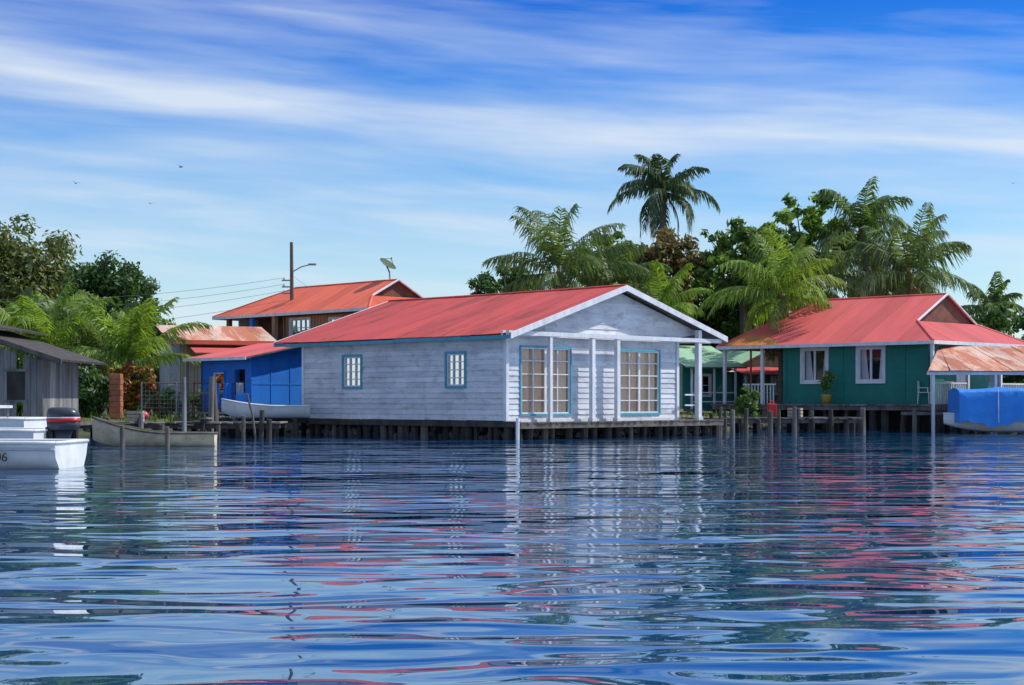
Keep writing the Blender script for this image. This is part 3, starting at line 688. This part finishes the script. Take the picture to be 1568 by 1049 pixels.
# ------------------------------------------------------------------ vegetation
def mesh_np(name,V,F,mats,mi=None,parent=None):
    me=bpy.data.meshes.new(name); nv=len(V); nf=len(F)
    me.vertices.add(nv); me.vertices.foreach_set('co',np.asarray(V,dtype=np.float32).ravel())
    F=np.asarray(F,dtype=np.int32); me.loops.add(F.size); me.loops.foreach_set('vertex_index',F.ravel())
    me.polygons.add(nf); me.polygons.foreach_set('loop_start',np.arange(0,F.size,4,dtype=np.int32)); me.polygons.foreach_set('loop_total',np.full(nf,4,dtype=np.int32))
    for m in mats: me.materials.append(M[m])
    if mi is not None: me.polygons.foreach_set('material_index',np.asarray(mi,dtype=np.int32))
    me.update(calc_edges=True); me.validate(); o=bpy.data.objects.new(name,me); return link(o,parent)
def leaf_cloud(name,clusters,n,size,m,parent=None,flat=.35):
    cl=np.array(clusters); w=cl[:,3]**2; idx=rng.choice(len(cl),n,p=w/w.sum())
    d=rng.normal(size=(n,3)); d/=np.linalg.norm(d,axis=1)[:,None]
    r=rng.uniform(.1,1,n)**.5*rng.uniform(.7,1.35,n)
    P=cl[idx,:3]+d*(r*cl[idx,3])[:,None]*np.array([1,1,.8])
    nn=d+rng.normal(size=(n,3))*.7+np.array([0,0,flat]); nn/=np.linalg.norm(nn,axis=1)[:,None]
    a=np.cross(nn,rng.normal(size=(n,3))); a/=np.linalg.norm(a,axis=1)[:,None]; b=np.cross(nn,a)
    s=(size*rng.uniform(.6,1.3,n))[:,None]
    V=np.stack([P-a*s,P+b*s*.42+a*s*.1,P+a*s,P-b*s*.42+a*s*.1],1).reshape(-1,3)
    F=np.arange(4*n).reshape(n,4)
    return mesh_np(name,V,F,[m],parent=parent)
def crown(x,y,z,rx,rz,k,cr=(.28,.45),ry=None):
    out=[]; ry=ry or rx
    for i in range(k):
        d=rng.normal(size=3); d/=np.linalg.norm(d); r=rng.uniform(.2,1)**.6*.95
        out.append((x+d[0]*rx*r,y+d[1]*ry*r,z+d[2]*rz*r,rng.uniform(*cr)*min(rx,rz*1.2)))
    return out
def tree(name,x,y,z,rx,rz,m,n=5000,size=.2,k=24,trunk=.2,gz=.4,cr=(.20,.36)):
    e=empty(name,(x,y,0)); C=crown(0,0,z,rx,rz,k,cr)
    t=MB(); top=z-rz*.55
    t.tube([(0,0,gz-.5),(.15,0,(top+gz)/2),(0,0,top)],[trunk*1.3,trunk,trunk*.75],'bark',8,jit=.08)
    for c in C[:20]:
        mid=Vector((c[0]*.45,c[1]*.45,top+(c[2]-top)*.6)); t.tube([(0,0,top-.2),mid,Vector(c[:3])],[trunk*.5,trunk*.22,trunk*.08],'bark',5)
    t.make('trunk_and_limbs',e,True); leaf_cloud('crown_foliage',C,n,size,m,e)
def palm(name,x,y,zc,L,m,nf=22,up=75,down=-35,droop=95,tr=.16,lean=(0,0),gz=.3,ll=.75,dead=2,lw=.035,seed=0,stations=34,hg=1.0):
    rs=random.Random(seed*13+5); e=empty(name,(x,y,0)); t=MB()
    P=[];RR=[]
    for i in range(22):
        s=i/21; P.append((lean[0]*(s**1.6-1),lean[1]*(s**1.6-1),gz-.5+(zc-gz+.5)*s)); RR.append(tr*(1.35-.5*s)*(1.06 if i%2 else 1) if i>1 else tr*1.7)
    t.tube(P,RR,'palmbark',9)
    t.tube([(0,0,zc-.5),(0,0,zc-.1),(0,0,zc+.35)],[tr*1.25,tr*1.5,tr*.4],'palmb',8)
    for i in range(7):
        a=rs.uniform(0,6.28); c=Vector((math.cos(a)*tr*1.7,math.sin(a)*tr*1.7,zc-.35-rs.uniform(0,.25)))
        if m!='palmd': t.tube([c+Vector((0,0,-.13)),c+Vector((0,0,-.05)),c+Vector((0,0,.06)),c+Vector((0,0,.13))],[.03,.11,.11,.04],'ygreen' if i%2 else 'brown',7)
    t.make('trunk_and_coconuts',e,True)
    V=[];F=[];MI=[]
    def quad(a,b,c,d,k): i=len(V); V.extend([a,b,c,d]); F.append((i,i+1,i+2,i+3)); MI.append(k)
    for i in range(nf+dead):
        isd=i>=nf; az=i*2.39996+rs.uniform(-.35,.35); q=min(1,(i+.5)/nf)
        e0=R(up-(up-down)*q**1.1+rs.uniform(-12,12)) if not isd else R(-50)
        Lf=L*(rs.uniform(.8,1.12))*(.8+.2*math.sin(q*math.pi)) if not isd else L*.75
        dr=R(droop)*rs.uniform(.7,1.2)*(.55+.45*q if not isd else .4); kk=1 if isd else 0
        ns=stations; p=Vector((0,0,zc)); h=Vector((math.cos(az),math.sin(az),0)); side=Vector((-math.sin(az),math.cos(az),0)); sway=rs.uniform(-.5,.5)
        prev=p.copy(); twist=rs.uniform(-.5,.5)
        for s in range(ns):
            u=s/ns; el=e0-dr*(u**1.5)
            el=max(el,R(-88)); hh=(h+side*sway*u).normalized()
            d=hh*math.cos(el)+Vector((0,0,math.sin(el))); p=prev+d*(Lf/ns)
            w=.035*(1-u)+.008; upv=side.cross(d)
            quad(prev-side*w,p-side*w*.9,p+side*w*.9,prev+side*w,kk)
            if u>.10:
                le=ll*math.sin(math.pi*min(1,(u-.02)*.9)**.7)*(L/4)**.5+.12
                for sg in (-1,1):
                  for rep in (0,1):
                    if rs.random()<.12: continue
                    fwd=.35+.8*u; hang=rs.uniform(.3,1.1)*hg
                    sd=(side*math.cos(twist*u)+upv*math.sin(twist*u))*sg
                    d1=(sd*.9+d*fwd+Vector((0,0,-hang*.45))).normalized(); d2=(sd*.35+d*fwd*.6+Vector((0,0,-hang*1.7))).normalized()
                    le2=le*rs.uniform(.7,1.25); b=prev+d*(Lf/ns)*rs.random(); q1=b+d1*le2*.45; q2=q1+d2*le2*.55; wv=d*lw
                    quad(b-wv*.6,b+wv*.6,q1+wv,q1-wv,kk); quad(q1-wv,q1+wv,q2+wv*.2,q2-wv*.2,kk)
            prev=p
    mesh_np('fronds',[tuple(v) for v in V],F,[m,'palmb'],MI,e)
palm('coconut_palm',2.2,74,7.0,4.8,'palm',22,86,-25,100,seed=1,lean=(.8,0),ll=1.05)
palm('royal_palm',8.3,88,12.6,3.4,'palmd',22,85,-35,150,tr=.2,seed=2,ll=.95,dead=1,lw=.045)
palm('coconut_palm',17.9,82,9.8,3.8,'palm',20,86,-40,110,seed=3,lean=(-.9,0),ll=1.0,dead=3,lw=.04)
palm('coconut_palm',18.9,76,7.1,4.3,'palm',22,82,-30,110,seed=4,lean=(.6,0),ll=1.1,lw=.04)
palm('coconut_palm',12.0,71,5.7,3.9,'palmy',18,84,-20,105,seed=5,ll=1.0,dead=3)
palm('coconut_palm',14.8,78,6.9,3.7,'palm',18,84,-20,105,seed=15,ll=.95,dead=2)
palm('coconut_palm',30.0,100,6.8,3.0,'palm',18,80,-30,110,seed=6,lw=.045,ll=.9)
palm('coconut_palm',6.8,73.5,5.2,3.0,'palmy',14,75,0,85,seed=7,ll=.8,dead=0)
palm('coconut_palm',4.9,76,6.6,3.3,'palm',16,78,-20,95,seed=17,ll=.9,dead=1)
palm('young_coconut_palm',-18.2,62,2.9,3.9,'palmy',15,84,15,85,seed=8,ll=.95,dead=1,hg=.7)
palm('young_coconut_palm',-14.3,60,2.5,3.2,'palmy',14,86,25,75,seed=9,ll=.8,dead=1,hg=.6)
palm('young_coconut_palm',-20.9,65,3.4,3.7,'palm',15,84,5,90,seed=10,ll=.95,dead=1,hg=.8)
palm('young_coconut_palm',-16.4,64,2.7,3.3,'palm',14,84,10,85,seed=12,ll=.85,dead=1,hg=.8)
tree('broadleaf_tree',-27.4,90,8.0,3.7,3.4,'lfo',11000,.19,60)
tree('broadleaf_tree',-20.1,80,6.3,2.3,2.1,'lfd',9000,.15,50)
tree('broadleaf_tree',7.6,80,7.6,2.1,2.5,'lfb',5200,.19,34)
tree('breadfruit_tree',11.2,78,8.0,2.5,2.6,'lf',4200,.22,95,cr=(.08,.17))
tree('breadfruit_tree',15.3,84,9.2,2.8,2.8,'lfy',4600,.22,95,cr=(.08,.17))
tree('broadleaf_tree',-.4,105,8.4,2.6,1.5,'lfd',3500,.2,26)
tree('broadleaf_tree',4.9,84,8.0,2.2,2.1,'lf',3600,.2,50,cr=(.1,.22))
tree('broadleaf_tree',13.2,82,6.2,2.6,2.4,'lfy',5500,.22,36)
tree('broadleaf_tree',9.4,84,6.2,2.6,2.4,'lf',5500,.22,36)
tree('broadleaf_tree',21,90,7.0,2.6,2.2,'lf',4500,.22,34)
C=[]
for i in range(150):
    x=rng.uniform(4,38); y=rng.uniform(79,88); hmax=6.7-.09*abs(x-13); C.append((x,y,rng.uniform(.8,hmax),rng.uniform(.5,1.1)))
leaf_cloud('background_thicket',C[:75],14000,.22,'lf'); leaf_cloud('background_thicket',C[75:],11000,.22,'lfd')
C=[]
for i in range(80):
    x=rng.uniform(-36,-15); y=rng.uniform(72,82); C.append((x,y,rng.uniform(.8,5.6 if x<-18 else 3.8),rng.uniform(.5,1.0)))
leaf_cloud('background_thicket',C,16000,.2,'lf')
C=[(rng.uniform(-60,60),rng.uniform(115,125),rng.uniform(.5,4.2),rng.uniform(1.2,2)) for i in range(120)]
leaf_cloud('distant_tree_line',C,11000,.45,'lfd')
C=[(x:=rng.uniform(-23,-16.8),rng.uniform(76,79),rng.uniform(2.5,6.0+.28*min(0,-x-20)),rng.uniform(.35,.75)) for i in range(44)]
leaf_cloud('vine_thicket',C,9000,.14,'lfy')
def shrub(name,x,y,z,rx,rz,m,n,size,k=14):
    e=empty(name,(x,y,0)); C=crown(0,0,z,rx,rz,k); t=MB()
    for c in C[:6]: t.tube([(c[0]*.2,c[1]*.2,.2),c[:3]],[.04,.015],'bark',5)
    t.make('stems',e); leaf_cloud('leaves',C,n,size,m,e)
shrub('garden_shrub',-15.7,58,1.5,1.5,1.1,'lfd',4000,.11,22)
shrub('garden_shrub',-17.6,57,1.4,1.5,1.1,'lf',4000,.11,22)
shrub('garden_shrub',-13.3,59.5,1.1,1.0,.7,'lf',2000,.10)
shrub('croton_shrub',-14.4,58.6,1.7,.7,.8,'lfr',1500,.12)
shrub('croton_shrub',-13.5,58.8,2.1,.4,.6,'lfr',700,.11)
shrub('garden_shrub',-12.2,61,1.1,1.2,.6,'lfy',2200,.09)
shrub('garden_shrub',9.2,63.5,1.1,.6,.7,'lf',1200,.12)
shrub('garden_shrub',-7.5,59,.9,.8,.5,'lf',1200,.09)

def fence():
    e=empty('wire_fence',(-12.7,57.5,0),R(4)); mb=MB()
    for i in range(7): mb.tube([(i*.62-.6,0,.3),(i*.62-.6,0,1.85)],.03,'brown' if i%2 else 'metal',6)
    for z in (.9,1.8): mb.tube([(-.6,0,z),(3.1,0,z)],.018,'brown',5)
    for i in range(28): mb.tube([(-.6+i*.132,.0,.5),(-.6+i*.132,0,1.8)],.006,'metal',4)
    for j in range(9): mb.tube([(-.6,0,.5+j*.145),(3.1,0,.5+j*.145)],.006,'metal',4)
    mb.make('posts_and_mesh',e)
    e=empty('block_pillar',(-14.2,57.4,0)); mb=MB()
    for j in range(9):
        mb.box(-.2+.01*(j%2),.2+.01*(j%2),-.2,.2,.35+j*.2,.35+j*.2+.188,'brick')
    mb.make('blocks',e,bevel=.01)
fence()
def chair(x,y,z,r):
    e=empty('plastic_chair',(x,y,z),R(r)); mb=MB()
    for a in (-.2,.2):
        for b in (-.2,.2): mb.tube([(a*1.15,b*1.15,0),(a,b,.44)],.022,'hullw',6)
    mb.box(-.23,.23,-.23,.23,.44,.47,'hullw'); 
    for i in range(5): mb.box(-.21+i*.095,-.17+i*.095,.21,.235,.47,.86,'hullw')
    mb.box(-.23,.23,.205,.24,.84,.9,'hullw')
    for a in (-.25,.25): mb.box(a-.02,a+.02,-.2,.23,.63,.66,'hullw'); mb.box(a-.018,a+.018,-.2,-.16,.45,.63,'hullw')
    mb.make('seat_and_back',e)
def small():
    def lathe(name,x,y,z,prof,m):
        mb=MB(); mb.tube([(0,0,h) for h,r in prof],[r for h,r in prof],m,14); return mb.make(name,None,True,(x,y,z))
    lathe('pink_buoy',-12.9,56.2,.5,[(0,.04),(.04,.1),(.12,.15),(.2,.14),(.27,.08),(.3,.04)],'pink')
    lathe('white_bucket',-8.6,54.3,.66,[(0,.2),(.4,.26),(.42,.27)],'hullw')
    lathe('plastic_drum',-9.3,55.4,.62,[(0,.24),(.05,.27),(.4,.28),(.75,.27),(.82,.22)],'tarp')
    e=empty('red_fuel_can',(9.75,60.0,.56)); mb=MB(); mb.box(-.17,.17,-.12,.12,0,.5,'red'); mb.make('body',e,bevel=.04)
    mb=MB(); mb.tube([(-.1,0,.5),(-.08,0,.6),(.08,0,.6),(.1,0,.5)],.02,'red',6); mb.tube([(.12,0,.48),(.2,0,.62)],.03,'black',6); mb.make('handle_and_spout',e)
    for (x,y,z) in ((-8.0,54.9,.63),(-12.0,51.0,.5),(10.6,59.9,.55)):
        e=empty('wooden_crate',(x,y,z),R(random.uniform(-30,30))); mb=MB()
        for k in range(3):
            zz=.02+k*.12
            mb.box(-.25,.25,-.18,-.16,zz,zz+.09,'beige'); mb.box(-.25,.25,.16,.18,zz,zz+.09,'beige'); mb.box(-.25,-.23,-.16,.16,zz,zz+.09,'beige'); mb.box(.23,.25,-.16,.16,zz,zz+.09,'beige')
        mb.box(-.22,.22,-.15,.15,0,.02,'wood'); mb.make('slats',e)
    e=empty('potted_plant',(12.95,65.9,1.04)); mb=MB(); mb.tube([(0,0,0),(0,0,.35),(0,0,.38)],[.14,.22,.24],'yellow',12); mb.tube([(0,0,.3),(.03,0,1.0)],[.02,.01],'bark',5); mb.make('pot',e,True)
    leaf_cloud('leaves',[(0,0,.7,.25),(.1,0,1.05,.25),(-.12,0,.9,.2),(.05,.05,1.3,.15)],260,.09,'lfy',e)
    chair(16.35,63.35,1.04,60); chair(17.6,63.9,1.04,20)
    e=empty('hanging_laundry',(-10.0,56.0,0)); mb=MB(); mb.tube([(-.8,0,1.85),(.0,0,1.75),(1.0,0,1.9)],.008,'black',4)
    for i,(x,m) in enumerate(((-.5,'blue'),(-.1,'tarp'),(.35,'greywall'))):
        n=8
        for j in range(n-1):
            a=x+.3*j/n; b=x+.3*(j+1)/n; ya=.03*math.sin(j*1.6); yb=.03*math.sin((j+1)*1.6); mb.poly([(a,ya,1.1+.05*i),(b,yb,1.1+.05*i),(b,yb,1.8),(a,ya,1.8)],m)
    mb.make('clothes_and_line',e)
    for (x,y,z,a) in ((-54,198,28.0,.3),(-44.8,198,25.5,.5),(-41,198,30.0,-.2),(-58.5,198,22.5,.1),(62,198,28.0,.2)):
        mb=MB(); mb.tube([(-.28,0,0),(-.1,0,.02),(.12,0,.03),(.25,0,0)],[.02,.07,.06,.02],'black',6)
        for s in (-1,1):
            mb.poly([(-.08,0,.05),(.1,0,.05),(.02,s*.35,.22),(-.1,s*.33,.2)],'black'); mb.poly([(-.1,s*.33,.2),(.02,s*.35,.22),(-.12,s*.75,.12)],'black')
        o=mb.make('flying_bird',loc=(x,y,z)); o.rotation_euler=(.25,0,a+1.1)
small()

# ------------------------------------------------------------------ land & water
def land():
    xs=np.concatenate([np.linspace(-900,-60,15),np.linspace(-55,55,111),np.linspace(60,900,15)])
    ys=np.concatenate([np.linspace(0,12,31),np.linspace(13,80,30),np.linspace(100,1800,12)])
    V=[];F=[]
    def shore(x):
        pts=[(-900,50),(-60,52),(-20,53),(-13,54.5),(-6,57),(2,60),(9,63.5),(14,68.5),(20,70),(60,70),(900,60)]
        return float(np.interp(x,[p[0] for p in pts],[p[1] for p in pts]))+.4*math.sin(x*.9)+.25*math.sin(x*2.3)
    for y in ys:
        for x in xs:
            z=-.5+min(1.0,y*.45)*1.0+(.06*math.sin(x*1.7+y)+.05*math.sin(x*.6-y*1.3)) if y<60 else .5
            V.append((x,shore(x)+y,z))
    nx=len(xs)
    for j in range(len(ys)-1):
        for i in range(nx-1): a=j*nx+i; F.append((a,a+1,a+nx+1,a+nx))
    o=mesh_np('ground',V,F,['ground']); o.data.polygons.foreach_set('use_smooth',[True]*len(o.data.polygons))
    mb=MB(); random.seed(5)
    for i in range(260):
        x=random.uniform(-22,24); y=shore(x)+random.uniform(.2,1.6); rock(mb,x,y,random.uniform(.0,.3),random.uniform(.08,.28))
    mb.make('shore_rocks')
    n=5000; X=rng.uniform(-24,24,n); P=np.array([(x,shore(x)+rng.uniform(1.2,7),.42) for x in X]); h=rng.uniform(.12,.4,n); a=rng.uniform(0,6.28,n)
    dx=np.stack([np.cos(a),np.sin(a),0*a],1)*.02; tip=P+np.stack([rng.normal(0,.08,n),rng.normal(0,.08,n),h],1)
    V=np.stack([P-dx,P+dx,tip+dx*.2,tip-dx*.2],1).reshape(-1,3); mesh_np('grass',V,np.arange(4*n).reshape(n,4),['lfy'])
land()
def water():
    m,nt,o=newmat('rippled_water')
    geo=N(nt,'ShaderNodeNewGeometry')
    def nz(scale,det,rot=0.0,dist=0.0,rough=.45):
        mp=N(nt,'ShaderNodeMapping'); mp.inputs['Scale'].default_value=scale; mp.inputs['Rotation'].default_value=(0,0,rot)
        nt.links.new(geo.outputs['Position'],mp.inputs[0]); n=N(nt,'ShaderNodeTexNoise'); n.inputs['Scale'].default_value=1; n.inputs['Detail'].default_value=det
        n.inputs['Roughness'].default_value=rough; n.inputs['Distortion'].default_value=dist
        nt.links.new(mp.outputs[0],n.inputs[0]); return n.outputs[0]
    h=math_(nt,'MULTIPLY',nz((.46,.95,1),1,.10,.8),.050)
    h=math_(nt,'ADD',h,math_(nt,'MULTIPLY',nz((1.2,2.3,1),0,-.15,.7),.015))
    h=math_(nt,'ADD',h,math_(nt,'MULTIPLY',nz((.13,.32,1),0,.0),.10))
    bp=N(nt,'ShaderNodeBump'); bp.inputs['Strength'].default_value=1; bp.inputs['Distance'].default_value=1
    nt.links.new(h,bp.inputs['Height'])
    b=N(nt,'ShaderNodeBsdfDiffuse'); b.inputs[0].default_value=(.006,.055,.15,1)
    g=N(nt,'ShaderNodeBsdfGlossy'); g.inputs['Roughness'].default_value=.012; g.inputs[0].default_value=(.93,.97,1,1)
    f=N(nt,'ShaderNodeFresnel'); f.inputs[0].default_value=2.3; nt.links.new(bp.outputs[0],f.inputs[1]); nt.links.new(bp.outputs[0],g.inputs['Normal'])
    ms=N(nt,'ShaderNodeMixShader'); nt.links.new(f.outputs[0],ms.inputs[0]); nt.links.new(b.outputs[0],ms.inputs[1]); nt.links.new(g.outputs[0],ms.inputs[2])
    nt.links.new(ms.outputs[0],o.inputs[0]); M['water']=m
    mb=MB(); mb.poly([(-2500,-500,0),(2500,-500,0),(2500,2500,0),(-2500,2500,0)],'water'); mb.make('water')
water()

# ------------------------------------------------------------------ sky, sun, camera
SE,SR=R(52),R(80)
w=bpy.data.worlds.new('World'); sc.world=w; w.use_nodes=True; nt=w.node_tree; nt.nodes.clear()
out=N(nt,'ShaderNodeOutputWorld'); bg=N(nt,'ShaderNodeBackground'); bg.inputs[1].default_value=.15
sky=N(nt,'ShaderNodeTexSky'); sky.sky_type='NISHITA'; sky.sun_disc=False; sky.sun_elevation=SE; sky.sun_rotation=SR; sky.air_density=1.0; sky.dust_density=.4; sky.ozone_density=1.0
tc=N(nt,'ShaderNodeTexCoord'); sp=N(nt,'ShaderNodeSeparateXYZ'); nt.links.new(tc.outputs['Generated'],sp.inputs[0])
az=math_(nt,'ARCTAN2',sp.outputs[0],sp.outputs[1]); el=sp.outputs[2]
tint=ramp(nt,el,[(0,(.82,.95,1.0)),(.08,(.58,.83,1.0)),(.15,(.32,.65,1.0)),(.20,(.13,.45,.98)),(.25,(.03,.29,.88)),(.40,(.16,.50,1.1)),(.6,(.40,.72,1.1)),(1,(.7,.85,1))])
col=mixc(nt,1.0,sky.outputs[0],tint.outputs[0],'MULTIPLY')
ep=math_(nt,'MULTIPLY_ADD',az,.072,el)
def wn(sx,sy,det,rough,off=0,dist=0):
    cb=N(nt,'ShaderNodeCombineXYZ'); nt.links.new(math_(nt,'MULTIPLY',az,sx),cb.inputs[0]); nt.links.new(math_(nt,'MULTIPLY_ADD',ep,sy,off),cb.inputs[1])
    n=N(nt,'ShaderNodeTexNoise'); n.inputs['Scale'].default_value=1; n.inputs['Detail'].default_value=det; n.inputs['Roughness'].default_value=rough; n.inputs['Distortion'].default_value=dist
    nt.links.new(cb.outputs[0],n.inputs[0]); return n.outputs[0]
warp=math_(nt,'MULTIPLY_ADD',math_(nt,'SUBTRACT',wn(3.0,6,2,.5,3),.5),.03,ep)
band=ramp(nt,math_(nt,'MULTIPLY',warp,2.5,clamp=True),[(0,.74),(.10,.64),(.22,.46),(.28,.58),(.33,.38),(.385,.50),(.43,.90),(.46,.52),(.50,.32),(.54,.36),(.60,.14),(.70,.06),(.8,.40),(1,.5)])
n1=wn(3.6,30,4,.55,0,.3); n2=wn(7,80,4,.55,7)
d=math_(nt,'ADD',band.outputs[0],math_(nt,'MULTIPLY',math_(nt,'SUBTRACT',n1,.5),1.45)); d=math_(nt,'ADD',d,math_(nt,'MULTIPLY',math_(nt,'SUBTRACT',n2,.5),.45),clamp=True)
dr=ramp(nt,d,[(.10,0.0),(.5,.34),(.95,.88)])
col=mixc(nt,dr.outputs[0],col,(4.9,5.5,6.2))
nt.links.new(col,bg.inputs[0]); nt.links.new(bg.outputs[0],out.inputs[0])
L=bpy.data.lights.new('sun','SUN'); L.energy=4.6; L.angle=R(1.0); L.color=(1,.95,.87); lo=link(bpy.data.objects.new('sun',L))
dv=Vector((math.sin(SR)*math.cos(SE),math.cos(SR)*math.cos(SE),math.sin(SE))); lo.rotation_euler=dv.to_track_quat('Z','Y').to_euler()
cam=bpy.data.cameras.new('camera'); cam.lens=36*2450/1568; cam.sensor_width=36; cam.shift_y=88/1568; cam.clip_end=5000; cam.clip_start=.1
co=link(bpy.data.objects.new('camera',cam)); co.location=(0,0,1.2); co.rotation_euler=(R(90),0,0); sc.camera=co
sc.view_settings.view_transform='Standard'; sc.view_settings.look='None'; sc.view_settings.exposure=0
